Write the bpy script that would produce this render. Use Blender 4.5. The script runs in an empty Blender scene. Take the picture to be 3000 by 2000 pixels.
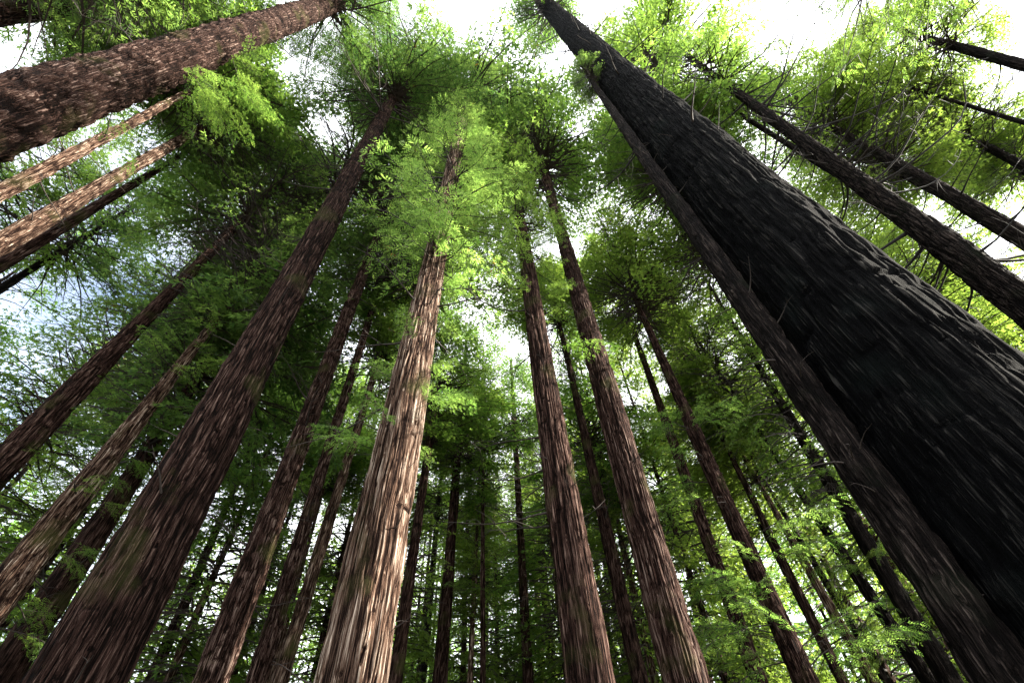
import bpy, math, random
import numpy as np
from mathutils import Vector, Matrix

scene = bpy.context.scene
R = math.radians
# ------------------------------------------------------------------ camera
FPX = 1417.0                                   # focal length in pixels of the 3000x2000 photograph
VPX, VPY = 1416.0, -128.0                      # where the upright trunks converge (straight up)
EYE = Vector((0.0, 0.0, 1.5))
zc = Vector(((VPX-1500)/FPX, (1000-VPY)/FPX, -1.0)).normalized()
fc = Vector((0, 0, -1.0))
yc = (fc - fc.dot(zc)*zc).normalized()
xc = yc.cross(zc)
M3 = Matrix((xc, yc, zc))                      # camera space -> world space
cam_d = bpy.data.cameras.new("camera")
cam_d.sensor_width = 36.0
cam_d.lens = 36.0*FPX/3000.0
cam_d.clip_start = 0.05
cam_d.clip_end = 3000
cam = bpy.data.objects.new("camera", cam_d)
scene.collection.objects.link(cam)
cam.matrix_world = Matrix.Translation(EYE) @ M3.to_4x4()
scene.camera = cam
# ------------------------------------------------------------------ sky, sun, exposure
SUN_AZ, SUN_EL = 96.5, 31.0                    # clockwise from +Y, above the horizon
world = bpy.data.worlds.new("World")
scene.world = world
world.use_nodes = True
wn, wl = world.node_tree.nodes, world.node_tree.links
wn.clear()
wout = wn.new("ShaderNodeOutputWorld")
wbg = wn.new("ShaderNodeBackground"); wbg.inputs[1].default_value = 0.068
sky = wn.new("ShaderNodeTexSky"); sky.sky_type = 'NISHITA'; sky.sun_disc = False
sky.sun_elevation = R(SUN_EL); sky.sun_rotation = R(SUN_AZ)
sky.air_density = 1.2; sky.dust_density = 1.5; sky.ozone_density = 1.5
wtc = wn.new("ShaderNodeTexCoord")
wno = wn.new("ShaderNodeTexNoise"); wno.inputs['Scale'].default_value = 1.6; wno.inputs['Detail'].default_value = 6
wsep = wn.new("ShaderNodeSeparateXYZ")
wadd = wn.new("ShaderNodeMath"); wadd.operation = 'MULTIPLY_ADD'
wadd.inputs[1].default_value = 0.34
wcr = wn.new("ShaderNodeValToRGB")
wcr.color_ramp.elements[0].position = 0.11; wcr.color_ramp.elements[0].color = (0, 0, 0, 1)
wcr.color_ramp.elements[1].position = 0.43; wcr.color_ramp.elements[1].color = (1, 1, 1, 1)
wmix = wn.new("ShaderNodeMix"); wmix.data_type = 'RGBA'
wmix.inputs['B'].default_value = (9.5, 9.7, 10.0, 1)      # thin bright cloud over the blue
wl.new(wtc.outputs['Generated'], wno.inputs['Vector'])
wl.new(wtc.outputs['Generated'], wsep.inputs[0])
wl.new(wsep.outputs['X'], wadd.inputs[0]); wl.new(wno.outputs['Fac'], wadd.inputs[2])
wl.new(wadd.outputs[0], wcr.inputs[0])
wl.new(wcr.outputs[0], wmix.inputs['Factor'])
wl.new(sky.outputs[0], wmix.inputs['A'])
wl.new(wmix.outputs['Result'], wbg.inputs[0])
wl.new(wbg.outputs[0], wout.inputs[0])

sun_d = bpy.data.lights.new("sun", 'SUN')
sun_d.energy = 5.0; sun_d.angle = R(0.5); sun_d.color = (1.0, 0.93, 0.80)
sun = bpy.data.objects.new("sun", sun_d); scene.collection.objects.link(sun)
sd = Vector((math.sin(R(SUN_AZ))*math.cos(R(SUN_EL)), math.cos(R(SUN_AZ))*math.cos(R(SUN_EL)), math.sin(R(SUN_EL))))
sun.rotation_euler = sd.to_track_quat('Z', 'Y').to_euler()
sun.location = (30, 0, 60)
scene.view_settings.view_transform = 'Standard'
scene.view_settings.look = 'None'
scene.view_settings.gamma = 1.0
scene.view_settings.exposure = 2.6
scene.cycles.denoising_prefilter = 'NONE'
scene.cycles.max_bounces = 6
scene.cycles.diffuse_bounces = 4
scene.cycles.glossy_bounces = 1
scene.cycles.transmission_bounces = 3
scene.cycles.sample_clamp_indirect = 4.0

# ------------------------------------------------------------------ helpers
def ray(px, py):
    return (M3 @ Vector(((px-1500)/FPX, (1000-py)/FPX, -1.0))).normalized()

def link(o, parent=None):
    scene.collection.objects.link(o)
    if parent is not None: o.parent = parent
    return o

def mesh_np(name, verts, faces, mats, smooth=False, mat_idx=None, attr=None):
    """verts (n,3); faces (m,k) ndarray of equal sized polygons, or a list of such arrays"""
    me = bpy.data.meshes.new(name)
    fl = faces if isinstance(faces, list) else [faces]
    nf = sum(len(f) for f in fl)
    loops = np.concatenate([f.ravel() for f in fl]).astype(np.int32)
    tot = np.concatenate([np.full(len(f), f.shape[1], np.int32) for f in fl])
    start = np.concatenate(([0], np.cumsum(tot)[:-1])).astype(np.int32)
    me.vertices.add(len(verts)); me.loops.add(len(loops)); me.polygons.add(nf)
    me.vertices.foreach_set('co', np.asarray(verts, np.float32).ravel())
    me.loops.foreach_set('vertex_index', loops)
    me.polygons.foreach_set('loop_start', start)
    me.polygons.foreach_set('loop_total', tot)
    for m in mats: me.materials.append(m)
    if mat_idx is not None: me.polygons.foreach_set('material_index', np.asarray(mat_idx, np.int32))
    me.polygons.foreach_set('use_smooth', np.full(nf, smooth, bool))
    if attr is not None:
        for k, v in attr.items():
            a = me.attributes.new(k, 'FLOAT', 'POINT'); a.data.foreach_set('value', np.asarray(v, np.float32))
    me.update(calc_edges=True)
    return me

# ------------------------------------------------------------------ materials
def mat(name):
    m = bpy.data.materials.new(name); m.use_nodes = True
    n = m.node_tree.nodes; n.clear()
    return m, n, m.node_tree.links

def bark_mat(name, furrow, mid, crest, moss=None, bump=1.0, rough=0.9):
    m, n, l = mat(name)
    out = n.new("ShaderNodeOutputMaterial"); b = n.new("ShaderNodeBsdfPrincipled")
    b.inputs['Roughness'].default_value = rough; b.inputs['Specular IOR Level'].default_value = 0.05
    tc = n.new("ShaderNodeTexCoord"); mp = n.new("ShaderNodeMapping"); mp.inputs['Scale'].default_value = (1, 1, 0.038)
    l.new(tc.outputs['Object'], mp.inputs[0])
    n1 = n.new("ShaderNodeTexNoise"); n1.inputs['Scale'].default_value = 27; n1.inputs['Detail'].default_value = 8; n1.inputs['Distortion'].default_value = 0.5; n1.inputs['Roughness'].default_value = 0.6
    l.new(mp.outputs[0], n1.inputs['Vector'])
    n2 = n.new("ShaderNodeTexNoise"); n2.inputs['Scale'].default_value = 1.1; n2.inputs['Detail'].default_value = 5
    l.new(tc.outputs['Object'], n2.inputs['Vector'])
    at = n.new("ShaderNodeAttribute"); at.attribute_name = 'ridge'
    f1 = n.new("ShaderNodeMath"); f1.operation = 'SUBTRACT'; f1.inputs[1].default_value = 0.5
    f2 = n.new("ShaderNodeMath"); f2.operation = 'ABSOLUTE'
    f3 = n.new("ShaderNodeMath"); f3.operation = 'MULTIPLY'; f3.inputs[1].default_value = 7.0; f3.use_clamp = True
    l.new(n1.outputs['Fac'], f1.inputs[0]); l.new(f1.outputs[0], f2.inputs[0]); l.new(f2.outputs[0], f3.inputs[0])
    ma = n.new("ShaderNodeMath"); ma.operation = 'MULTIPLY_ADD'; ma.inputs[1].default_value = 0.58
    l.new(at.outputs['Fac'], ma.inputs[0])
    mb = n.new("ShaderNodeMath"); mb.operation = 'MULTIPLY'; mb.inputs[1].default_value = 0.46
    l.new(f3.outputs[0], mb.inputs[0]); l.new(mb.outputs[0], ma.inputs[2])
    cr = n.new("ShaderNodeValToRGB"); e = cr.color_ramp.elements
    e[0].position = 0.34; e[0].color = (*furrow, 1); e[1].position = 0.97; e[1].color = (*crest, 1)
    k = e.new(0.62); k.color = (*mid, 1)
    l.new(ma.outputs[0], cr.inputs[0])
    hs = n.new("ShaderNodeHueSaturation")
    oi = n.new("ShaderNodeObjectInfo")
    mr = n.new("ShaderNodeMapRange"); mr.inputs[3].default_value = 0.8; mr.inputs[4].default_value = 1.2
    l.new(oi.outputs['Random'], mr.inputs[0]); l.new(mr.outputs[0], hs.inputs['Value'])
    l.new(cr.outputs[0], hs.inputs['Color'])
    col = hs.outputs[0]
    mx = n.new("ShaderNodeMix"); mx.data_type = 'RGBA'
    c2 = n.new("ShaderNodeValToRGB"); c2.color_ramp.elements[0].position = 0.56; c2.color_ramp.elements[1].position = 0.72
    c2.color_ramp.elements[1].color = (0.55, 0.55, 0.55, 1)
    l.new(n2.outputs['Fac'], c2.inputs[0]); l.new(c2.outputs[0], mx.inputs['Factor'])
    l.new(col, mx.inputs['A']); mx.inputs['B'].default_value = (*(moss or (0.06, 0.065, 0.02)), 1)
    col = mx.outputs['Result']
    l.new(col, b.inputs['Base Color'])
    bp = n.new("ShaderNodeBump"); bp.inputs['Strength'].default_value = bump; bp.inputs['Distance'].default_value = 0.025
    l.new(f3.outputs[0], bp.inputs['Height']); l.new(bp.outputs[0], b.inputs['Normal'])
    l.new(b.outputs[0], out.inputs[0])
    return m

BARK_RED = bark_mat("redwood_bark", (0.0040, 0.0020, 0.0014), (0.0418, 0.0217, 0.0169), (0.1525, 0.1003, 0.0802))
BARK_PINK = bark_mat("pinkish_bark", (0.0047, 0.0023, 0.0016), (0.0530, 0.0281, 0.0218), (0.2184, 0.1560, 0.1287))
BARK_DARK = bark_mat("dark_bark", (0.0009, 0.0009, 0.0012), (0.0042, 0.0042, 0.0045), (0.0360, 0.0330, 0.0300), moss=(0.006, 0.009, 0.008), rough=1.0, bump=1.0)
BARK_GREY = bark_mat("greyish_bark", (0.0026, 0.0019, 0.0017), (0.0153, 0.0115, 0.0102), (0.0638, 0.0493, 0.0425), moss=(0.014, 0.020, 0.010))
BARK_PALE = bark_mat("pale_bark", (0.0085, 0.004, 0.003), (0.128, 0.077, 0.054), (0.46, 0.37, 0.295))  # pale bark, tone raised to put strong sun into the lit trunks

def twig_mat(name, c):
    m, n, l = mat(name)
    out = n.new("ShaderNodeOutputMaterial"); b = n.new("ShaderNodeBsdfPrincipled")
    tc = n.new("ShaderNodeTexCoord"); no = n.new("ShaderNodeTexNoise"); no.inputs['Scale'].default_value = 9
    cr = n.new("ShaderNodeValToRGB"); cr.color_ramp.elements[0].color = (c[0]*.5, c[1]*.5, c[2]*.5, 1); cr.color_ramp.elements[1].color = (c[0]*1.6, c[1]*1.6, c[2]*1.6, 1)
    l.new(tc.outputs['Object'], no.inputs['Vector']); l.new(no.outputs['Fac'], cr.inputs[0]); l.new(cr.outputs[0], b.inputs['Base Color'])
    b.inputs['Roughness'].default_value = 0.85
    l.new(b.outputs[0], out.inputs[0]); return m
TWIG = twig_mat("twig_bark", (0.030, 0.022, 0.018))
TWIG_DARK = twig_mat("dark_twig_bark", (0.016, 0.013, 0.012))

def leaf_mat(name, dark, light, t_dark, t_light, tmix=0.5):
    m, n, l = mat(name)
    out = n.new("ShaderNodeOutputMaterial")
    geo = n.new("ShaderNodeNewGeometry"); oi = n.new("ShaderNodeObjectInfo")
    no = n.new("ShaderNodeTexNoise"); no.inputs['Scale'].default_value = 0.9; no.inputs['Detail'].default_value = 2
    tc = n.new("ShaderNodeTexCoord"); l.new(tc.outputs['Object'], no.inputs['Vector'])
    a = n.new("ShaderNodeMath"); a.operation = 'MULTIPLY_ADD'; a.inputs[1].default_value = 0.5
    l.new(geo.outputs['Random Per Island'], a.inputs[0])
    b_ = n.new("ShaderNodeMath"); b_.operation = 'MULTIPLY_ADD'; b_.inputs[1].default_value = 0.3; b_.inputs[2].default_value = -0.12
    l.new(oi.outputs['Random'], b_.inputs[0])
    c_ = n.new("ShaderNodeMath"); c_.operation = 'MULTIPLY_ADD'; c_.inputs[1].default_value = 0.5
    l.new(no.outputs['Fac'], c_.inputs[0]); l.new(b_.outputs[0], c_.inputs[2]); l.new(c_.outputs[0], a.inputs[2])
    def ramp(c0, c1, dead):
        r = n.new("ShaderNodeValToRGB"); e = r.color_ramp.elements
        e[0].position = 0.15; e[0].color = (*c0, 1); e[1].position = 0.85; e[1].color = (*c1, 1)
        k = e.new(0.965); k.color = (*c1, 1); k2 = e.new(0.985); k2.color = (*dead, 1)
        l.new(a.outputs[0], r.inputs[0]); return r
    r1 = ramp(dark, light, (0.16, 0.08, 0.02)); r2 = ramp(t_dark, t_light, (0.25, 0.11, 0.02))
    d = n.new("ShaderNodeBsdfPrincipled"); d.inputs['Roughness'].default_value = 0.55; d.inputs['Specular IOR Level'].default_value = 0.25
    t = n.new("ShaderNodeBsdfTranslucent")
    l.new(r1.outputs[0], d.inputs['Base Color']); l.new(r2.outputs[0], t.inputs['Color'])
    mx = n.new("ShaderNodeMixShader"); mx.inputs[0].default_value = tmix
    l.new(d.outputs[0], mx.inputs[1]); l.new(t.outputs[0], mx.inputs[2]); l.new(mx.outputs[0], out.inputs[0])
    return m
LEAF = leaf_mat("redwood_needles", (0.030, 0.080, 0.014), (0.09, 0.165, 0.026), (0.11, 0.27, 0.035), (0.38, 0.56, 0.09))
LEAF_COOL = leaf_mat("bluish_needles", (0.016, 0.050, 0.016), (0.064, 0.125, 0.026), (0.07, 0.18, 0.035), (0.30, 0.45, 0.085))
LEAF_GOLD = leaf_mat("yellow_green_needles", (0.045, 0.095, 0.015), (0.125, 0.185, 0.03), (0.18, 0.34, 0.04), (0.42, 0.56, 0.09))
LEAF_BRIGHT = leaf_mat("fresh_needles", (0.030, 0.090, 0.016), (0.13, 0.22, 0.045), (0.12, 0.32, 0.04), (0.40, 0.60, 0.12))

# ------------------------------------------------------------------ noise on a cylinder
def vnoise(rng, u, v, nu, nv=512):
    """smooth value noise; u is periodic with period nu cells, v wraps at nv cells"""
    g = rng.random((nu, nv))
    ui = np.floor(u).astype(int); vi = np.floor(v).astype(int)
    fu = u-ui; fv = v-vi
    fu = fu*fu*(3-2*fu); fv = fv*fv*(3-2*fv)
    a = g[ui % nu, vi % nv]; b = g[(ui+1) % nu, vi % nv]
    c = g[ui % nu, (vi+1) % nv]; d = g[(ui+1) % nu, (vi+1) % nv]
    return (a*(1-fu)+b*fu)*(1-fv)+(c*(1-fu)+d*fu)*fv

def trunk_mesh(name, seed, cx, cy, rad, H, m, detail, ridge_w=0.06, ridge_l=0.45, amp=0.022, rings=0.0, flake=0.0, lump=0.02, warpk=1.0):
    """cx(h), cy(h), rad(h): numpy functions; the mesh is local to the foot of the axis"""
    rng = np.random.default_rng(seed)
    r0 = float(rad(np.array([2.0]))[0])
    nt, nz = {0: (14, 50), 1: (40, 170), 2: (110, 420), 3: (220, 720), 4: (300, 800)}[detail]
    k = np.linspace(0, 1, nz)
    h = H*(0.55*k+0.45*k**2.2) if detail > 1 else H*k
    th = np.arange(nt)/nt
    U, Hh = np.meshgrid(th, h)
    NR = max(6, int(2*math.pi*r0/ridge_w))
    lo = vnoise(rng, U*5, Hh/1.7, 5)-0.5
    warp = (vnoise(rng, U*7, Hh/0.9, 7)-0.5)*2.4+(vnoise(rng, U*14, Hh/0.32, 14)-0.5)*0.9
    warp = warp*warpk
    n1 = vnoise(rng, (U*NR+warp) % NR, Hh/ridge_l, NR)
    rg = np.clip(np.abs(2*n1-1)*1.7, 0, 1)
    N2 = NR*2
    n2 = vnoise(rng, (U*N2+warp*1.4) % N2, Hh/(ridge_l*0.5), N2)
    rg2 = np.clip(np.abs(2*n2-1)*2.0, 0, 1)
    f = (0.35+0.65*rg)*(0.5+0.5*rg2)
    fl = vnoise(rng, U*9+0.5*vnoise(rng, U*4, Hh/2.5, 4), Hh/4.5, 9)-0.5
    lo = lo+fl*0.9
    for _ in range(26 if detail > 1 else 0):                 # branch scars
        kh, ku, ks = rng.uniform(1.5, H*.8), rng.random(), rng.uniform(.05, .10)
        du = (U-ku+0.5) % 1-0.5
        q2 = ((du*2*math.pi*r0)**2+((Hh-kh)*0.8)**2)/ks**2
        lo = lo+(1.3*np.exp(-q2/2)-1.7*np.exp(-q2*2.5))*(0.02/max(lump, .01))*0.6
    nc = vnoise(rng, (U*NR*0.5+warp*2) % max(3, NR//2), Hh/0.13, max(3, NR//2))       # short cross cracks
    crack = np.clip((nc-0.86)*9, 0, 1)
    f = f*(1-0.8*crack)
    dis = amp*(f-0.55)*2.5 + lump*lo*2
    if flake > 0:
        NF = max(5, int(2*math.pi*r0/0.16))
        nf = vnoise(rng, (U*NF+warp) % NF, Hh/0.22, NF)
        st = np.floor(nf*4)/4+np.clip((nf*4) % 1*3, 0, 1)/4
        dis += flake*(st-0.5)*2
        f = 0.6*f+0.4*st
    if rings > 0:
        rr = vnoise(rng, U*3, Hh/0.16+np.sin(U*2*math.pi)*0.4, 3)
        w = np.clip((Hh-8)/10, 0, 1)
        dis += rings*w*(rr-0.5)*2
        f = f*(1-0.45*w)+0.45*w*rr
    RR = rad(h)[:, None]
    flare = 1+0.25*np.exp(-Hh/0.7)
    sc = np.clip(RR/r0, 0.12, 1)
    rr_ = RR*flare+dis*sc
    X = cx(h)[:, None]+rr_*np.cos(2*math.pi*U); Y = cy(h)[:, None]+rr_*np.sin(2*math.pi*U)
    V = np.stack([X, Y, Hh], -1).reshape(-1, 3)
    i = np.arange(nz-1)[:, None]; j = np.arange(nt)[None, :]
    F = np.stack([i*nt+j, i*nt+(j+1) % nt, (i+1)*nt+(j+1) % nt, (i+1)*nt+j], -1).reshape(-1, 4)
    return mesh_np(name, V, F, [m], smooth=True, attr={'ridge': f.ravel()})

# ------------------------------------------------------------------ branches
def tube(pts, rads, sides):
    pts = np.asarray(pts, float); n = len(pts)
    V = []
    for i in range(n):
        t = pts[min(i+1, n-1)]-pts[max(i-1, 0)]; t = t/np.linalg.norm(t)
        a = np.array([0, 0, 1.]) if abs(t[2]) < 0.9 else np.array([1., 0, 0])
        u = np.cross(t, a); u /= np.linalg.norm(u); v = np.cross(t, u)
        for s in range(sides):
            q = 2*math.pi*s/sides
            V.append(pts[i]+rads[i]*(math.cos(q)*u+math.sin(q)*v))
    F = []
    for i in range(n-1):
        for s in range(sides):
            F.append([i*sides+s, i*sides+(s+1) % sides, (i+1)*sides+(s+1) % sides, (i+1)*sides+s])
    return np.array(V), np.array(F)

def branch_mesh(seed, curve, twigs, m, thick=0.011):
    """bare branch of unit length growing along +X and bending up; twigs are part of it"""
    rng = np.random.default_rng(seed)
    P = []; n = 9; p = np.zeros(3); side = 0
    pit = -0.25 if curve > 0 else 0.35
    for i in range(n):
        P.append(p.copy())
        pit += curve/n+rng.normal(0, .07); side += rng.normal(0, 0.10)
        p = p+np.array([math.cos(pit)*math.cos(side), math.cos(pit)*math.sin(side), math.sin(pit)])/(n-1)
    P = np.array(P); rd = thick*(1-0.82*np.linspace(0, 1, n)); rd[0] *= 1.5
    V, F = tube(P, rd, 5)
    for k in range(twigs):
        i = rng.integers(2, n-1); sgn = rng.choice([-1, 1]); L = rng.uniform(.12, .38)*(1-0.4*i/n)
        d = P[i]-P[i-1]; d /= np.linalg.norm(d)
        e = d*0.7+np.array([-d[1], d[0], 0])*sgn*0.8+np.array([0, 0, rng.normal(-.05, .3)]); e /= np.linalg.norm(e)
        q = [P[i], P[i]+e*L*0.5+np.array([0, 0, .02]), P[i]+e*L+rng.normal(0, .03, 3)]
        v, f = tube(q, [thick*.4, thick*.3, thick*.12], 3)
        F = np.concatenate([F, f+len(V)]); V = np.concatenate([V, v])
    return mesh_np("branch", V, F, [m], smooth=True)
BR_UP = [branch_mesh(100+i, 0.7+0.2*(i % 3), 5+i % 4, TWIG_DARK, 0.009) for i in range(6)]
BR_FLAT = [branch_mesh(200+i, 0.35*(i % 3)-0.1, 7+i % 5, TWIG, 0.010) for i in range(6)]
BR_STUB = [branch_mesh(300+i, -0.2*(i % 3), 1, TWIG, 0.022) for i in range(4)]

# ------------------------------------------------------------------ foliage
def rotz(d, a):
    c, s = np.cos(a), np.sin(a)
    return np.stack([d[..., 0]*c-d[..., 1]*s, d[..., 0]*s+d[..., 1]*c, d[..., 2]], -1)
def unit(v): return v/np.maximum(np.linalg.norm(v, axis=-1, keepdims=True), 1e-9)

def prisms(A, B, ra, rb):
    """three sided sticks from A to B"""
    t = unit(B-A); ref = np.where(np.abs(t[:, 2:3]) < 0.9, np.array([[0, 0, 1.]]), np.array([[1., 0, 0]]))
    u = unit(np.cross(t, ref)); v = np.cross(t, u)
    V = []
    for P, r in ((A, ra), (B, rb)):
        for q in (0, 2.094, 4.189):
            V.append(P+(np.cos(q)*u+np.sin(q)*v)*r)
    V = np.stack(V, 1).reshape(-1, 3)
    k = np.arange(len(A))[:, None]*6
    F = np.concatenate([k+np.array([[s, (s+1) % 3, 3+(s+1) % 3, 3+s]]) for s in range(3)])
    return V, F

class Clump:
    def __init__(s, rng, cell=1.3): s.g = rng.random((16, 16, 16)); s.c = cell
    def __call__(s, P):
        q = P/s.c; i = np.floor(q).astype(int); f = q-i; f = f*f*(3-2*f); r = 0
        for a in (0, 1):
            for b in (0, 1):
                for c in (0, 1):
                    w = (f[..., 0] if a else 1-f[..., 0])*(f[..., 1] if b else 1-f[..., 1])*(f[..., 2] if c else 1-f[..., 2])
                    r = r+w*s.g[(i[..., 0]+a) % 16, (i[..., 1]+b) % 16, (i[..., 2]+c) % 16]
        return r

def sprays(rng, O, D, L, sp, spacing, near, keep=None, clump=None, thin=0.42):
    """feathery sprays: for every branchlet (origin O, unit direction D, length L) alternate sprigs"""
    n = len(O); kmax = int(np.ceil(L.max()/spacing))+1
    K = np.arange(kmax)
    S = np.broadcast_to((K[None, :]+0.4)*spacing, (n, kmax))
    ok = S < L[:, None]
    side = np.where(K % 2 == 0, 1.0, -1.0)[None, :]
    s = S/L[:, None]
    P = O[:, None, :]+D[:, None, :]*S[..., None]; P[..., 2] -= 0.25*(s**2)*L[:, None]
    Dd = rotz(np.broadcast_to(D[:, None, :], P.shape), side*np.where(s > .85, .25, 0.85)+rng.normal(0, .15, S.shape))
    Dd = unit(Dd+np.stack([np.zeros_like(S)]*2+[-0.4*s-0.05+rng.normal(0, .22, S.shape)], -1))
    ln = sp*(1.15-0.55*s)*rng.uniform(.7, 1.25, S.shape)
    if clump is not None:
        c = clump(P); ok &= (c+rng.normal(0, .06, c.shape)) > thin
    P, Dd, ln = P[ok], Dd[ok], ln[ok]
    W = unit(np.cross(Dd, np.array([0, 0, 1.]))+rng.normal(0, .35, Dd.shape)); W = unit(W-(W*Dd).sum(-1, keepdims=True)*Dd)
    ln = ln[:, None]
    if not near:
        Vs = []
        for (b0, dd, fr, wd) in ((0.0, Dd, 1.0, .11), (.15, unit(Dd*.8+W*.75), .62, .10), (.32, unit(Dd*.8-W*.75), .58, .10)):
            B = P+Dd*ln*b0; l2 = ln*fr; w2 = unit(np.cross(dd, np.cross(Dd, W)))*ln*wd
            Vs.append(np.stack([B, B+dd*l2*0.5+w2, B+dd*l2, B+dd*l2*0.5-w2], 1))
        V = np.stack(Vs, 1).reshape(-1, 3)
        F = np.arange(len(V)).reshape(-1, 4)
        return V, F
    Vs = []
    N = np.cross(Dd, W)
    for j in range(7):                                     # leaflets of the sprig
        sj = 0.12+0.125*j; sg = 1 if j % 2 else -1
        l2 = ln*(0.50-0.04*j) if j < 6 else ln*0.32
        d2 = unit(Dd*0.75+W*sg*0.8-N*0.15) if j < 6 else Dd
        w2 = unit(W*0.75-Dd*sg*0.8) if j < 6 else W
        b = P+Dd*ln*sj
        Vs.append(np.stack([b, b+d2*l2*.5+w2*l2*.125, b+d2*l2, b+d2*l2*.5-w2*l2*.125], 1))
    V = np.stack(Vs, 1).reshape(-1, 3)
    F = np.arange(len(V)).reshape(-1, 4)
    return V, F

def crown_mesh(name, seed, L, Rr, nb, leaf, sp=0.17, spacing=0.085, near=False, bl_gap=0.17, thin=0.42, bare=0.25, base=0.45, wood=True, top_pitch=0.75, cell=1.3):
    rng = np.random.default_rng(seed)
    t = np.sort(1-(1-rng.random(nb))**0.68)*0.985; z = t*L
    az = np.arange(nb)*2.399+rng.normal(0, .4, nb)
    prof = np.minimum(1, base+2.2*t)*(1-t)**0.62+0.05
    ln = Rr*prof*rng.uniform(.65, 1.2, nb)
    pit = -0.12+top_pitch*t**1.3+rng.normal(0, .10, nb)
    hd = np.stack([np.cos(az), np.sin(az), np.zeros(nb)], -1)
    def bp(i, s):
        x = ln[i]*s
        p = hd[i]*(x*np.cos(pit[i]))[..., None]
        p[..., 2] = z[i]+x*np.sin(pit[i])+0.10*ln[i]*s*(1-s)-0.22*ln[i]*s**2*(1-t[i])
        p[..., 0] += 0.06*ln[i]*np.sin(5*s+i); p[..., 1] += 0.06*ln[i]*np.cos(4*s+i*2)
        return p
    I, S, SG = [], [], []
    for i in range(nb):
        m = max(3, int(ln[i]*(1-bare)/bl_gap*2)); s = bare+(1-bare)*(np.arange(m)+rng.random(m)*.6)/m
        I += [i]*m; S += list(s); SG += [1 if k % 2 else -1 for k in range(m)]
    I = np.array(I); S = np.array(S); SG = np.array(SG)
    O = bp(I, S); T = unit(bp(I, np.minimum(S+.05, 1.05))-O)
    Ld = (0.42*ln[I]*(1-0.72*S)+0.14)*rng.uniform(.7, 1.2, len(I))
    D = unit(rotz(T, SG*rng.uniform(.7, 1.15, len(I)))+np.stack([0*S, 0*S, rng.normal(-.08, .14, len(I))], -1))
    V, F = sprays(rng, O, D, Ld, sp, spacing, near, clump=Clump(rng, cell), thin=thin)
    mi = np.zeros(len(F)); mats = [leaf, TWIG]
    if wood:
        A, B, ra, rb = [], [], [], []
        idx = np.arange(nb); q = 6
        for k in range(q):
            A.append(bp(idx, np.full(nb, k/q))); B.append(bp(idx, np.full(nb, (k+1)/q)))
            r_ = 0.006+0.012*ln; ra.append(r_*(1-k/q*.85)); rb.append(r_*(1-(k+1)/q*.85))
        A.append(O); B.append(O+D*Ld[:, None]*0.8-np.stack([0*Ld, 0*Ld, Ld*.16], -1)); ra.append(np.full(len(O), .005)); rb.append(np.full(len(O), .002))
        v, f = prisms(np.concatenate(A), np.concatenate(B), np.concatenate(ra)[:, None], np.concatenate(rb)[:, None])
        F = [F, f+len(V)]; mi = np.concatenate([mi, np.ones(len(f))]); V = np.concatenate([V, v])
    return mesh_np(name, V, F, mats, mat_idx=mi)

def leafed(me, leaf):
    c = me.copy(); c.materials[0] = leaf; return c

def leafy_mesh(seed, L, leaf):
    """a leafy branch growing along +X, drooping sprays"""
    rng = np.random.default_rng(seed)
    n = 8; P = [np.zeros(3)]; pit = 0.25
    for i in range(n):
        pit -= rng.uniform(.0, .14); P.append(P[-1]+np.array([math.cos(pit), rng.normal(0, .12), math.sin(pit)])*L/n)
    P = np.array(P)
    V, F = tube(P, .012*L/2*(1-0.8*np.linspace(0, 1, n+1)), 4)
    m = int(L/.11); s_ = .22+.78*(np.arange(m)+rng.random(m)*.5)/m
    x = s_*n; i0 = np.minimum(x.astype(int), n-1); fr = (x-i0)[:, None]
    O = P[i0]*(1-fr)+P[i0+1]*fr; Tn = unit(P[i0+1]-P[i0])
    sg = np.where(np.arange(m) % 2 == 0, 1, -1)
    D = unit(rotz(Tn, sg*rng.uniform(.6, 1.1, m))+np.stack([0*s_, 0*s_, rng.normal(-.25, .15, m)], -1))
    Ld = (.40*L*(1-.75*s_)+.12)*rng.uniform(.6, 1.2, m)
    v1, f1 = sprays(rng, O, D, Ld, .22, .10, True)
    v2, f2 = prisms(O, O+D*Ld[:, None]*.85, np.full((m, 1), .005), np.full((m, 1), .002))
    V0 = np.concatenate([V, v1, v2]); FF = np.concatenate([F, f1+len(V), f2+len(V)+len(v1)])
    mi = np.concatenate([np.ones(len(F)), np.zeros(len(f1)), np.ones(len(f2))])
    return mesh_np("leafy_branch", V0, FF, [leaf, TWIG], mat_idx=mi)
LEAFY = [leafy_mesh(500+i, 2.4, LEAF) for i in range(5)]
LEAFY_B = [leafy_mesh(520+i, 2.4, LEAF_BRIGHT) for i in range(5)]
LEAFY_G = [leafy_mesh(540+i, 2.4, LEAF_GOLD) for i in range(4)]

# crowns shared between trees (length, radius in metres)
CR = {}
for i in range(3):
    CR['high%d' % i] = (crown_mesh('crown', 10+i, 15.0, 4.4, 165, LEAF, bare=0.30, base=0.7, sp=.33, spacing=.15, bl_gap=.23, thin=.56, cell=1.9), 15.0)
    CR['long%d' % i] = (crown_mesh('crown', 20+i, 24.0, 3.9, 290, LEAF, bare=0.18, base=0.6, sp=.31, spacing=.16, bl_gap=.29, thin=.585, cell=1.8), 24.0)
    CR['full%d' % i] = (crown_mesh('crown', 30+i, 26.0, 4.0, 300, LEAF, bare=0.12, base=0.7, sp=.32, spacing=.15, bl_gap=.28, thin=.57, cell=1.5), 26.0)
for i in range(2):
    CR['near%d' % i] = (crown_mesh('crown', 50+i, 15.0, 4.2, 140, LEAF, near=True, bare=0.28, base=0.7, sp=.34, spacing=.15, bl_gap=.23, thin=.52, cell=1.7), 15.0)
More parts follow.
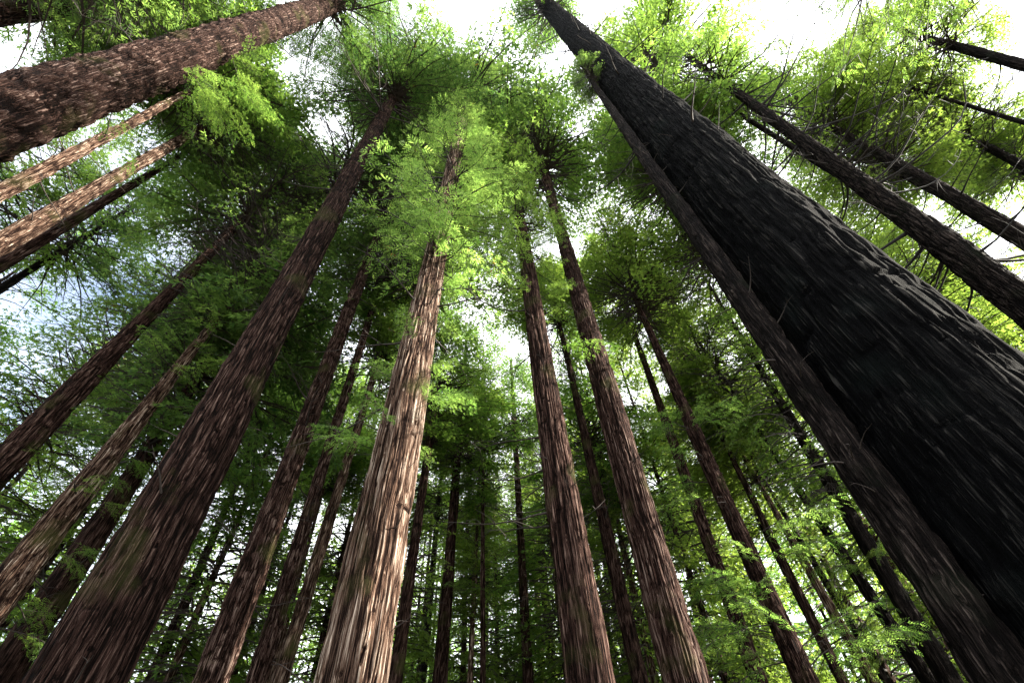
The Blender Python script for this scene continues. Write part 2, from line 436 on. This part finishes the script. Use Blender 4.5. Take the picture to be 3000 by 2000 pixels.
for k in list(CR):
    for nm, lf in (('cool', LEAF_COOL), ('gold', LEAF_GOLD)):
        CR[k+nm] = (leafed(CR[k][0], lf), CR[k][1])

# ------------------------------------------------------------------ ground
gx = np.linspace(-400, 400, 121); GX, GY = np.meshgrid(gx, gx)
rngg = np.random.default_rng(5)
GZ = (vnoise(rngg, GX/23+40, GY/23+40, 64)-0.5)*0.8*np.clip(np.hypot(GX, GY)/40, 0, 1)-0.02
gi = np.arange(120)[:, None]*121+np.arange(120)[None, :]
GF = np.stack([gi, gi+1, gi+122, gi+121], -1).reshape(-1, 4)
gm, n, l = mat("forest_floor")
o_ = n.new("ShaderNodeOutputMaterial"); b_ = n.new("ShaderNodeBsdfPrincipled"); b_.inputs['Roughness'].default_value = 1
t_ = n.new("ShaderNodeTexNoise"); t_.inputs['Scale'].default_value = 3; t_.inputs['Detail'].default_value = 8
tc_ = n.new("ShaderNodeTexCoord"); l.new(tc_.outputs['Object'], t_.inputs['Vector'])
r_ = n.new("ShaderNodeValToRGB"); r_.color_ramp.elements[0].position = .35; r_.color_ramp.elements[0].color = (0.022, 0.014, 0.008, 1)
r_.color_ramp.elements[1].position = .7; r_.color_ramp.elements[1].color = (0.05, 0.045, 0.02, 1)
l.new(t_.outputs['Fac'], r_.inputs[0]); l.new(r_.outputs[0], b_.inputs['Base Color']); l.new(b_.outputs[0], o_.inputs[0])
ground = link(bpy.data.objects.new("ground", mesh_np("ground", np.stack([GX, GY, GZ], -1).reshape(-1, 3), GF, [gm], smooth=True)))
ground['kind'] = 'structure'

# ------------------------------------------------------------------ trees
VP = np.array([VPX, VPY])
def azim(x, y):
    d = ray(x, y); return math.atan2(d[0], d[1]), math.asin(d[2])

def measure(st, D):
    hs, xs, ys, rs = [], [], [], []
    for (x, y, w) in st:
        v = np.array([x, y])-VP; nn = np.array([-v[1], v[0]])/np.linalg.norm(v)*w/2
        a1, a2 = azim(x+nn[0], y+nn[1])[0], azim(x-nn[0], y-nn[1])[0]
        a, e = azim(x, y)
        hs.append(EYE.z+D*math.tan(e)); xs.append(D*math.sin(a)); ys.append(D*math.cos(a))
        rs.append(D*math.sin(abs((a1-a2+math.pi) % (2*math.pi)-math.pi)/2))
    return map(np.array, (hs, xs, ys, rs))

GROUP = 'redwood trees of the grove'
def build_tree(label, cx, cy, rad, H, bark, detail, crown=None, hb=0, cscale=1.0, clen=None, branches=(), seed=0, custom_crown=None, group=GROUP, **kw):
    rnd = random.Random(seed*7+3)
    x0, y0 = float(cx(np.array([0.]))[0]), float(cy(np.array([0.]))[0])
    root = link(bpy.data.objects.new("redwood_tree", None)); root.location = (x0, y0, 0); root.empty_display_size = 0.5
    root['label'] = label; root['category'] = 'tree'; root['group'] = group
    lx = lambda h: cx(h)-x0
    ly = lambda h: cy(h)-y0
    link(bpy.data.objects.new("trunk", trunk_mesh("trunk", seed, lx, ly, rad, H, bark, detail, **kw)), root)
    ax = Vector((float(lx(np.array([H]))[0]-lx(np.array([hb]))[0]), float(ly(np.array([H]))[0]-ly(np.array([hb]))[0]), H-hb))
    q = ax.to_track_quat('Z', 'Y')
    if crown or custom_crown:
        me, L = CR[crown] if crown else custom_crown
        c = link(bpy.data.objects.new("crown", me), root)
        c.location = (float(lx(np.array([hb]))[0]), float(ly(np.array([hb]))[0]), hb)
        sz = (H+0.6-hb)/L
        c.rotation_mode = 'QUATERNION'
        from mathutils import Quaternion
        c.rotation_quaternion = q @ Quaternion((0, 0, 1), rnd.uniform(0, 6.28))
        c.scale = (cscale, cscale, sz)
    for (kind, n, h0, h1, l0, l1, a0, a1) in branches:   # a0..a1 azimuth in degrees clockwise from +Y
        src = {'up': BR_UP, 'flat': BR_FLAT, 'stub': BR_STUB, 'leafy': LEAFY, 'bright': LEAFY_B, 'gold': LEAFY_G}[kind]
        for k in range(n):
            h = rnd.uniform(h0, h1); a = R(90-rnd.uniform(a0, a1)); r_ = float(rad(np.array([h]))[0])*0.85
            o = link(bpy.data.objects.new("leafy_branch" if kind in ('leafy', 'bright', 'gold') else "branch", rnd.choice(src)), root)
            o.location = (float(lx(np.array([h]))[0])+math.cos(a)*r_, float(ly(np.array([h]))[0])+math.sin(a)*r_, h)
            L = rnd.uniform(l0, l1); o.scale = (L, L, L)
            o.rotation_euler = (rnd.uniform(-.5, .5), rnd.uniform(-.3, .25), a)
    return root

def photo_tree(key, label, D, H, st, bark, detail, crown=None, hb=None, **kw):
    h, x, y, r = measure(st, D)
    w = np.maximum(r, .01)
    if len(h) > 2 and h.max()-h.min() > 3:
        A = np.stack([np.ones_like(h), h], 1)
        W = np.sqrt(w)[:, None]
        px = np.linalg.lstsq(A*W, x*W[:, 0], rcond=None)[0]; py = np.linalg.lstsq(A*W, y*W[:, 0], rcond=None)[0]
    else:
        s = 0; px = np.array([x.mean(), 0]); py = np.array([y.mean(), 0])
        if abs(h[-1]-h[0]) > 2:
            px = np.array([x[0]-(x[-1]-x[0])/(h[-1]-h[0])*h[0], (x[-1]-x[0])/(h[-1]-h[0])])
            py = np.array([y[0]-(y[-1]-y[0])/(h[-1]-h[0])*h[0], (y[-1]-y[0])/(h[-1]-h[0])])
    cx = lambda q: px[0]+px[1]*q
    cy = lambda q: py[0]+py[1]*q
    # radius: measured profile, smoothed with a straight taper, then on to the tip
    pr = np.polyfit(h, r, 1)
    hh = [0.0]+list(h)+[H]
    rm = 0.6*r+0.4*np.polyval(pr, h)
    rm = np.minimum.accumulate(rm)
    rbot = rm[0]*(1+0.012*h[0])
    rr = [rbot]+list(np.maximum(rm, .03))+[0.02]
    rad = lambda q: np.interp(q, hh, rr)
    if hb is None: hb = h[-1]-1.0
    return build_tree(label, cx, cy, rad, H, bark, detail, crown, hb, seed=sum(map(ord, key))+len(st), **kw)

exec_trees = []
T = exec_trees.append
# key, label, distance, height, stations (photo px: x, y, width), bark, detail, keyword arguments
T(('L0', 'trunk cut by the top edge at the upper left corner, above the broad scaly trunk', 16, 36, [(40,35,75),(200,18,60),(400,-5,42)], BARK_RED, 2, dict(crown='high0', hb=24, rings=.02)))
T(('L1', 'broad scaly reddish trunk slanting across the upper left corner', 7, 36, [(0,350,240),(500,173,145),(848,56,88),(985,8,55)], BARK_PINK, 3,
   dict(crown='near0cool', hb=27, ridge_w=.10, ridge_l=.22, amp=.026, flake=.03, rings=.015, warpk=1.6, branches=[('flat', 16, 13, 27, .8, 2.2, 0, 360), ('leafy', 14, 11, 16, .35, .8, -30, 90)])))
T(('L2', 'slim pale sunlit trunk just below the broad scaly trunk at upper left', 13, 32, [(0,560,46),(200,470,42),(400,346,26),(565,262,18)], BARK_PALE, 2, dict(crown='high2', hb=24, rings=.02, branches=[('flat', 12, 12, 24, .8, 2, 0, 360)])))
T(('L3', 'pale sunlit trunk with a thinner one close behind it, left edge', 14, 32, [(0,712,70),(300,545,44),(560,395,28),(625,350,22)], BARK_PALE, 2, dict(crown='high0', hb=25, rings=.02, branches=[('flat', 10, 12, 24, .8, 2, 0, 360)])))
T(('L3b', 'thinner brown trunk hugging the underside of a pale sunlit trunk at left', 17, 36, [(0,765,42),(330,590,28),(560,430,14)], BARK_PINK, 1, dict(crown='high1', hb=28)))
T(('L4', 'thin dark stem against pale sky at the left edge, below the pair of trunks', 24, 33, [(0,846,26),(312,654,14)], BARK_GREY, 1, dict(crown='high2cool', hb=23)))
T(('L5', 'straight brown trunk rising from the left edge, left of the sun-flecked one', 15, 34, [(0,1365,95),(250,1105,68),(402,962,45),(580,784,32),(660,695,26),(790,560,20)], BARK_RED, 2, dict(crown='high0cool', hb=22, branches=[('flat', 20, 7, 22, .8, 2.4, 0, 360)])))
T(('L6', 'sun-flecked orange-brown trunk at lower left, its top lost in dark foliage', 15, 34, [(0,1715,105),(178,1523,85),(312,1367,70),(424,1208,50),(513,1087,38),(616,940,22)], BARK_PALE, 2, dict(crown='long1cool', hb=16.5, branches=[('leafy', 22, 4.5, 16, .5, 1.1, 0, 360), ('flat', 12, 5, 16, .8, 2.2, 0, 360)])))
T(('L7', 'shaded trunk squeezed behind the big left trunk, between it and the sun-flecked one', 18, 32, [(67,1880,100),(245,1612,80),(424,1367,55),(510,1190,38)], BARK_RED, 1, dict(crown='long2cool', hb=12, branches=[('leafy', 26, 4, 14, .6, 1.2, 0, 360)])))
T(('T1', 'big reddish ribbed trunk climbing from the bottom left corner to a starburst of branches', 7.5, 38, [(203,2000,271),(600,1300,169),(779,1000,114),(988,638,66),(1133,312,38),(1170,241,18)], BARK_RED, 3,
   dict(crown='near1cool', hb=28.5, cscale=1.15, ridge_w=.045, ridge_l=.6, amp=.019, warpk=.7, rings=.03, branches=[('flat', 22, 8, 22, .7, 2.0, 230, 340), ('flat', 30, 25, 31, 1.8, 3.6, 0, 360), ('stub', 14, 3, 25, .3, .8, 0, 360)])))
T(('T6', 'reddish trunk right of the big left trunk, lit patch near its foot', 13, 34, [(614,2000,102),(748,1650,90),(875,1300,57),(938,1119,48),(1036,873,38),(1080,762,28),(1116,663,18)], BARK_PINK, 2, dict(crown='high1cool', hb=26.5, rings=.02, branches=[('flat', 18, 6, 24, .7, 2.2, 0, 360)])))
T(('T7', 'slim trunk, left one of the slim pair beside the thick bright centre trunk', 16, 32, [(754,2000,60),(848,1657,45),(920,1434,34),(964,1322,28),(1045,1074,22),(1098,873,18)], BARK_PINK, 2, dict(crown='high2cool', hb=24, branches=[('flat', 14, 6, 20, .7, 2, 0, 360)])))
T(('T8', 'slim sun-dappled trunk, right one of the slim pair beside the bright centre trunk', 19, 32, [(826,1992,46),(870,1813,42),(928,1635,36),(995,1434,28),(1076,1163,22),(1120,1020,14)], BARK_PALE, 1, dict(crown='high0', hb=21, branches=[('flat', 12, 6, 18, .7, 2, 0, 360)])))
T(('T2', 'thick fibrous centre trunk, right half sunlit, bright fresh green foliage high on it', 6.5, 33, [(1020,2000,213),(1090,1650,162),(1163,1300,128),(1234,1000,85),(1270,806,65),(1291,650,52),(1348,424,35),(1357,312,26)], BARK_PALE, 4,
   dict(crown='T2', cscale=.85, hb=12, ridge_w=.05, ridge_l=1.2, amp=.024, warpk=.55, branches=[('bright', 34, 5.5, 15, .18, .5, 0, 360), ('flat', 10, 7, 12, .8, 2.4, 0, 360), ('stub', 16, 2.5, 10, .2, .6, 0, 360)])))
T(('T2b', 'narrow reddish trunk with a forked twig, directly right of the bright centre trunk', 20, 32, [(1152,2000,44),(1192,1746,34),(1223,1568,28),(1254,1345,24),(1268,1208,17),(1295,1016,9)], BARK_RED, 1, dict(crown='long1', hb=18, branches=[('stub', 5, 8, 12, 1.2, 2.4, 60, 120), ('flat', 10, 6, 18, .7, 2, 0, 360)])))
T(('T9', 'mid-distance brown trunk with leafy tufts, third right of the bright centre trunk', 24, 33, [(1290,2000,42),(1308,1746,34),(1333,1434,26),(1344,1300,22),(1357,1119,14),(1364,1020,8)], BARK_RED, 1, dict(crown='long2', hb=20, branches=[('leafy', 26, 7, 20, .3, .7, 0, 360)])))
T(('T10', 'thin dark stem between the narrow reddish trunk and the one with leafy tufts', 32, 30, [(1246,1903,20),(1263,1724,19),(1281,1523,14),(1292,1389,10)], BARK_GREY, 1, dict(crown='long0', hb=20)))
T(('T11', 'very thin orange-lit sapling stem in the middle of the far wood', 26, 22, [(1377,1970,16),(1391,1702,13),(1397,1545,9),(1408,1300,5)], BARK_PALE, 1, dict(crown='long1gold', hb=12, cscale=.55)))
T(('T12', 'slim straight trunk standing alone under the pale sky gap at bottom centre', 28, 34, [(1549,2000,30),(1540,1813,27),(1527,1612,22),(1513,1389,16),(1504,1253,13),(1500,1030,7)], BARK_PINK, 1, dict(crown='high1cool', hb=24, branches=[('flat', 16, 8, 24, .7, 2, 0, 360)])))
T(('T13', 'thin stem just right of the slim straight trunk under the sky gap', 38, 32, [(1589,2000,20),(1580,1813,17),(1567,1657,14),(1562,1550,9)], BARK_PALE, 1, dict(crown='long2', hb=21)))
T(('T14', 'dark far trunk close to the left side of the ribbed centre-right trunk', 34, 32, [(1622,1990,26),(1598,1746,26),(1585,1612,20)], BARK_GREY, 1, dict(crown='long0cool', hb=16)))
T(('T3', 'ribbed brown trunk right of centre, shaded left side, pale strip low on the right', 9, 34, [(1723,2000,140),(1679,1650,107),(1627,1300,85),(1580,1000,62),(1551,829,48),(1530,695,32)], BARK_RED, 3,
   dict(crown='T3', hb=17, ridge_w=.055, ridge_l=1.2, amp=.024, warpk=.6, branches=[('leafy', 14, 12, 18, .4, .9, 0, 360), ('flat', 30, 6, 17, .8, 2.6, 180, 400), ('stub', 14, 3, 12, .2, .6, 0, 360)])))
T(('T4', 'tall trunk right of centre, light grooved right side, whorl of branches at its top', 10, 37, [(2025,2000,130),(1922,1650,105),(1817,1300,85),(1725,1000,63),(1681,829,48),(1630,650,31),(1600,536,25),(1591,451,20)], BARK_PINK, 3,
   dict(crown='high2', hb=28, ridge_w=.05, ridge_l=.9, amp=.02, warpk=.6, rings=.025, branches=[('flat', 36, 24, 31, 1.8, 3.6, 0, 360), ('stub', 14, 3, 20, .3, .7, 0, 360)])))
T(('T15', 'trunk seen between the two tall trunks right of centre, thin light right edge', 19, 33, [(1888,2000,50),(1862,1903,46),(1795,1635,42),(1741,1456,32),(1688,1230,22),(1652,1007,14),(1638,873,9)], BARK_RED, 1, dict(crown='high0gold', hb=26, branches=[('flat', 16, 6, 22, .7, 2, 0, 360)])))
T(('T16', 'slim dark trunk with sunlit right edge, first right of the tall grooved trunk', 20, 37, [(2214,1970,46),(2156,1800,40),(2067,1550,34),(2013,1412,30),(1946,1230,26),(1862,1007,14),(1760,690,6)], BARK_RED, 2, dict(crown='high1gold', hb=25, branches=[('flat', 16, 6, 26, .7, 2, 0, 360)])))
T(('T17', 'leafy trunk with bright sprays hanging across it, second right of the tall grooved trunk', 16, 34, [(2353,1992,72),(2312,1880,62),(2196,1612,52),(2076,1358,45),(1982,1163,32),(1879,904,16)], BARK_RED, 2, dict(crown='long0gold', hb=20.5, branches=[('bright', 26, 5.5, 14, .6, 1.3, 90, 320), ('flat', 8, 5, 18, .7, 2, 0, 360)])))
T(('T18', 'thin dark stem right of the leafy trunk, at the lower right sky gap', 28, 30, [(2437,1943,26),(2370,1804,22),(2250,1577,16),(2192,1460,10)], BARK_GREY, 1, dict(crown='long1gold', hb=15)))
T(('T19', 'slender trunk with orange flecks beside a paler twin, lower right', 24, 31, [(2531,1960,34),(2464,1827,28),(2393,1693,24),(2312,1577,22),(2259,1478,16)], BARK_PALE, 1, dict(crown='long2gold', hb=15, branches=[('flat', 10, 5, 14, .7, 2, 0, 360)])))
T(('T19b', 'grey twin stem touching the right side of the slender orange-flecked trunk', 27, 30, [(2400,1672,18),(2350,1588,17),(2290,1492,13)], BARK_GREY, 1, dict(crown='long0gold', hb=17)))
T(('T20', 'long straight dark trunk crossing the bright foliage at lower right', 21, 33, [(2705,1978,46),(2625,1849,42),(2536,1724,36),(2460,1608,32),(2388,1505,24),(2321,1403,18),(2192,1221,10)], BARK_GREY, 2, dict(crown='long1gold', hb=16, branches=[('gold', 18, 6, 16, .5, 1.1, 0, 360), ('flat', 18, 5, 16, .8, 2.6, 0, 360)])))
T(('T21', 'leafy shaded trunk directly left of the dark trunk that hugs the massive one', 20, 33, [(2737,1894,60),(2625,1724,50),(2500,1532,45),(2402,1412,40),(2223,1043,16)], BARK_GREY, 1, dict(crown='long2', hb=11, cscale=.8, branches=[('leafy', 24, 4.5, 14, .6, 1.3, 60, 330)])))
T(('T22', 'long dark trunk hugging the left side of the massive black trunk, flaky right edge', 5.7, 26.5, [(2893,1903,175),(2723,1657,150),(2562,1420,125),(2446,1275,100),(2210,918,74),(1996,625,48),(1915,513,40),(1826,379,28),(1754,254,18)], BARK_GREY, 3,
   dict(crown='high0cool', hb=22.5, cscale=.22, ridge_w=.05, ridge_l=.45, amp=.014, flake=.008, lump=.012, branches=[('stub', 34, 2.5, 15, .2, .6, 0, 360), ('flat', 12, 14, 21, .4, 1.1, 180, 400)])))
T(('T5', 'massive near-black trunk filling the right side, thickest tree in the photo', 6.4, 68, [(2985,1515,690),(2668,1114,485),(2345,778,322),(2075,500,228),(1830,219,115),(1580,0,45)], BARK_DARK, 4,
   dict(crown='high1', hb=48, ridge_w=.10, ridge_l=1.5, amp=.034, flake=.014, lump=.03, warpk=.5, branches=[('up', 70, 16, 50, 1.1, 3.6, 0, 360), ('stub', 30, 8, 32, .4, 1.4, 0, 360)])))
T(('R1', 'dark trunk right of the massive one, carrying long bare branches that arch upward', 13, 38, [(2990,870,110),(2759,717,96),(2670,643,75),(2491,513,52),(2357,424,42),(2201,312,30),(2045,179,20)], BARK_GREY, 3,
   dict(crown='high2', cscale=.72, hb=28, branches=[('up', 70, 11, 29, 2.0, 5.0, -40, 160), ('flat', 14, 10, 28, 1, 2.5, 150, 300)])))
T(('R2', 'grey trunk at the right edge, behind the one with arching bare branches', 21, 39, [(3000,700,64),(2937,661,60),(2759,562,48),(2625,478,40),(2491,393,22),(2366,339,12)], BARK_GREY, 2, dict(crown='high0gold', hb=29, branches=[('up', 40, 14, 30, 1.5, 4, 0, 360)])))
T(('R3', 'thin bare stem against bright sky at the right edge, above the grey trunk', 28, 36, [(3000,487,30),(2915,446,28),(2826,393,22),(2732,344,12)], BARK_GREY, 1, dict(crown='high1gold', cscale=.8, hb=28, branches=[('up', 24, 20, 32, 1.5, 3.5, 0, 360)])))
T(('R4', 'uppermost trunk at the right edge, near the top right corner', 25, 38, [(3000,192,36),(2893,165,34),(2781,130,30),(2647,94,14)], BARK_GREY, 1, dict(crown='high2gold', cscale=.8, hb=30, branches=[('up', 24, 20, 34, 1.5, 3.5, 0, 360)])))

T(('F1', 'faint far stem in the gap between the orange-lit sapling and the lone slim trunk', 40, 31, [(1422,1850,18),(1424,1702,16),(1425,1600,12)], BARK_RED, 1, dict(crown='full1', hb=20)))
T(('F2', 'faint thin stem between the two trunks right of the tall grooved trunk', 36, 32, [(2052,1850,22),(2030,1750,19),(2005,1600,14)], BARK_PINK, 1, dict(crown='full2gold', hb=19)))
T(('F3', 'short length of far trunk at the bottom edge left of the tall grooved trunk', 30, 30, [(1848,2000,26),(1826,1893,22),(1800,1780,16)], BARK_PINK, 1, dict(crown='full0gold', hb=17)))
T(('F4', 'dim trunk in deep shade between the big left trunk and the reddish one', 26, 32, [(440,2000,34),(491,1880,32),(589,1657,26),(660,1490,18)], BARK_RED, 1, dict(crown='full0', hb=18)))
T(('F5', 'thin pole seen between the slim pair near the bottom edge', 27, 30, [(800,1960,18),(835,1836,16),(875,1693,12)], BARK_PALE, 1, dict(crown='full2', hb=19)))
CR['T2'] = (crown_mesh('crown', 41, 22.5, 2.9, 175, LEAF_BRIGHT, sp=.38, spacing=.17, near=True, bare=.15, base=.5, thin=.48, bl_gap=.25, cell=1.1), 22.5)
CR['T3'] = (crown_mesh('crown', 42, 19.0, 2.4, 170, LEAF, sp=.34, spacing=.15, near=True, bare=.15, base=.5, thin=.49, bl_gap=.25, cell=1.0), 19.0)
for key, label, D, H, st, bark, detail, kw in exec_trees:
    photo_tree(key, label, D, H, st, bark, detail, **kw)

# trees of which the photograph mostly shows the crown: azimuth (deg), distance, height, crown base, trunk radius, crown, scale, label
N = {'L0': 'the top corner trunk', 'L1': 'the broad scaly trunk', 'L2': 'the slim pale trunk', 'L3': 'the paired pale trunk', 'L4': 'the thin dark left stem',
     'L5': 'the straight brown trunk', 'L6': 'the sun-flecked trunk', 'T1': 'the big left trunk', 'T6': 'the reddish left-hand trunk', 'T7': 'the slim pair',
     'T2': 'the bright centre trunk', 'T9': 'the trunk with leafy tufts', 'T12': 'the lone slim centre trunk', 'T3': 'the ribbed centre-right trunk',
     'T4': 'the tall grooved trunk', 'T17': 'the leafy trunk', 'T20': 'the long straight dark trunk', 'T22': 'the long hugging dark trunk', 'T5': 'the massive black trunk',
     'R1': 'the trunk with arching branches', 'R2': 'the grey right-edge trunk', 'R4': 'the uppermost right-edge trunk'}
# azimuth, distance, height, crown base, trunk radius, crown, crown scale, label
FILL = [
 # tall neighbours, crowns high overhead
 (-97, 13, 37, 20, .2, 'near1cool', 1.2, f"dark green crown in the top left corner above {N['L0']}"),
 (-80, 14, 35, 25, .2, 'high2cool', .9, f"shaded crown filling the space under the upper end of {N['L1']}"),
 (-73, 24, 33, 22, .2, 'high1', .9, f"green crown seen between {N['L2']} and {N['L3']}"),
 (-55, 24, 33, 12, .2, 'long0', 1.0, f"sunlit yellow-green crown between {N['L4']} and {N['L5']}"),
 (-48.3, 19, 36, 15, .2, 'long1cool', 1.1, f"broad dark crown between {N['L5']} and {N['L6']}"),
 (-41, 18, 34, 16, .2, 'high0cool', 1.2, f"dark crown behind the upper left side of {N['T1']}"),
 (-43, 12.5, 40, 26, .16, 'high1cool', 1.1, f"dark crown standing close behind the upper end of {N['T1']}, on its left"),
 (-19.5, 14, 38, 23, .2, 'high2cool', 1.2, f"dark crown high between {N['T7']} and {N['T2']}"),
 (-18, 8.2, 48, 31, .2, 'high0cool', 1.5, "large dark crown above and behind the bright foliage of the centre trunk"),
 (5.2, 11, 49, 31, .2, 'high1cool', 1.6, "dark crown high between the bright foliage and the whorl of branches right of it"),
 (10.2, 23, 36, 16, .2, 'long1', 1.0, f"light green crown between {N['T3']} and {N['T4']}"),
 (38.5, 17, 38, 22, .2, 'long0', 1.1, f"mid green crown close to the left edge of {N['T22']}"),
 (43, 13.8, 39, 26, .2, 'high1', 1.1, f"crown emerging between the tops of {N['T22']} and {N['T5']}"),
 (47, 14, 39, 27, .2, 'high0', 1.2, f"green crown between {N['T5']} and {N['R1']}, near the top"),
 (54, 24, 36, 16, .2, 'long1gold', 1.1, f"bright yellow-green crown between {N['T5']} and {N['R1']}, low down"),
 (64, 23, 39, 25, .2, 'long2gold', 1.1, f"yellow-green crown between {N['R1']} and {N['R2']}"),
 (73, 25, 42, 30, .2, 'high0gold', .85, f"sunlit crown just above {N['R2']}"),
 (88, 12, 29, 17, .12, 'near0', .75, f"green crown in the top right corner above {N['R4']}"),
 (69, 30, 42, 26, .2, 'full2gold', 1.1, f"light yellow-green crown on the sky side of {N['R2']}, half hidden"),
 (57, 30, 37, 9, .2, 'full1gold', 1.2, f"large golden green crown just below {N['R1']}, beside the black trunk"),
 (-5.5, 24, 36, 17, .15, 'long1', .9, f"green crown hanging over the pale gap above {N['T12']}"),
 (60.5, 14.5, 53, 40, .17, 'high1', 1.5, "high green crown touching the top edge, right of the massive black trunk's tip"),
 # further back; mostly gold needles, painting in sun that misses these low crowns
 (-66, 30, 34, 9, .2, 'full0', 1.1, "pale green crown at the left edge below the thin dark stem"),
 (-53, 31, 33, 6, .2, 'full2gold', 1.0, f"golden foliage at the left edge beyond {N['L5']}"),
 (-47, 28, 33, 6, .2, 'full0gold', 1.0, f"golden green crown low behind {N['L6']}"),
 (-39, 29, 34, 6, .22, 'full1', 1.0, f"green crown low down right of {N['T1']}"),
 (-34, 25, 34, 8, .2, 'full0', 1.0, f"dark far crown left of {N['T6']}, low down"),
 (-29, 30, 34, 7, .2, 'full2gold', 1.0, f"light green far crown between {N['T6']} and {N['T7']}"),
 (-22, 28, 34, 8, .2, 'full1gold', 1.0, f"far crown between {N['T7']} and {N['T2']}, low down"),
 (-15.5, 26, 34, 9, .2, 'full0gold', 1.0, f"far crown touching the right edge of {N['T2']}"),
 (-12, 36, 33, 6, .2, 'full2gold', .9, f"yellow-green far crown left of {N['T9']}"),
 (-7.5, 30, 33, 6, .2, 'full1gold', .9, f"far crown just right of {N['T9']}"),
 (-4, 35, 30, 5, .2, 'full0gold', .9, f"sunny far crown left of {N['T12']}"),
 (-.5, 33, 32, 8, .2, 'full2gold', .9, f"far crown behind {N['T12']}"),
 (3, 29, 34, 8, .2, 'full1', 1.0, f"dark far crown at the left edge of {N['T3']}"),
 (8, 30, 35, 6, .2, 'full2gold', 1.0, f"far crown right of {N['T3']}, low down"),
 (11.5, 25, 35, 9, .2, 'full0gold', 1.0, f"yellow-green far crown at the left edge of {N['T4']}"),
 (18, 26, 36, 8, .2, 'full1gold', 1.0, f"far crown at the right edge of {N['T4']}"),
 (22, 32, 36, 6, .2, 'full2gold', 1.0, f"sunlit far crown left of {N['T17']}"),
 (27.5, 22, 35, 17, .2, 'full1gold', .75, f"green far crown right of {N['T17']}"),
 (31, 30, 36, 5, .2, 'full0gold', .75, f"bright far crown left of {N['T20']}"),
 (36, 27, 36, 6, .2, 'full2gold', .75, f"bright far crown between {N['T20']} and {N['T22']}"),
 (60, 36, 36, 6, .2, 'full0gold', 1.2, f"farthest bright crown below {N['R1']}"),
]
def plain_tree(az, D, H, hb, r, crown, cs, label, bark=None, detail=1, lean=(0, 0), **kw):
    a = R(az); X, Y = D*math.sin(a), D*math.cos(a)
    bark = bark or (BARK_GREY if D < 20 or az > 40 else (BARK_PINK, BARK_PALE)[int(D) % 2])
    return build_tree(label, lambda q: X+lean[0]*q, lambda q: Y+lean[1]*q, lambda q: np.interp(q, [0, 2, H], [r*1.1, r, .02]), H, bark, detail, crown, hb, cscale=cs, seed=int(abs(az)*13+D*7), **kw)
for f in FILL: plain_tree(*f[:8], **(f[8] if len(f) > 8 else {}))

# the far wood that closes the view low down between the trunks: one mass
def far_wood():
    rng = np.random.default_rng(77)
    src = [crown_mesh('c', 60+i, 26.0, 3.8, 170, LEAF, sp=.60, spacing=.28, bl_gap=.5, thin=.40, wood=False) for i in range(3)]
    pk = []
    for me in src:
        a = np.empty(len(me.vertices)*3, np.float32); me.vertices.foreach_get('co', a); pk.append(a.reshape(-1, 3))
        bpy.data.meshes.remove(me)
    Vs, Fs, Ms, o = [], [], [], 0
    for k in range(115):
        az = R(rng.uniform(-75, 41)); D = rng.uniform(40, 80)
        v = pk[k % 3].copy(); q = rng.uniform(0, 6.28); c, s_ = math.cos(q), math.sin(q)
        z = v[:, 2]*rng.uniform(.9, 1.2)+rng.uniform(1, 6); sc = rng.uniform(.9, 1.3)
        x = (v[:, 0]*c-v[:, 1]*s_)*sc+D*math.sin(az); y = (v[:, 0]*s_+v[:, 1]*c)*sc+D*math.cos(az)
        Vs.append(np.stack([x, y, z], -1)); nf = len(v)//4
        Fs.append(np.arange(len(v)).reshape(-1, 4)+o); Ms.append(np.full(nf, int(rng.choice([0, 1, 1, 0, 2])))); o += len(v)  # more gold and fresh needles than plain: sunlight put into the colour
        P0 = np.array([[D*math.sin(az), D*math.cos(az), 0.0]]); 
        tv, tf = prisms(P0, P0+np.array([[0, 0, 32.]]), np.array([[.28]]), np.array([[.04]]))
        Vs.append(tv); Fs.append(tf+o); Ms.append(np.full(3, 3)); o += len(tv)
    return mesh_np("far_wood", np.concatenate(Vs), np.concatenate(Fs), [LEAF, LEAF_GOLD, LEAF_BRIGHT, BARK_PINK], mat_idx=np.concatenate(Ms))
fw = link(bpy.data.objects.new("far_wood", far_wood()))
fw['kind'] = 'stuff'; fw['label'] = 'mass of distant conifer foliage closing the view low between the trunks'; fw['category'] = 'wood'
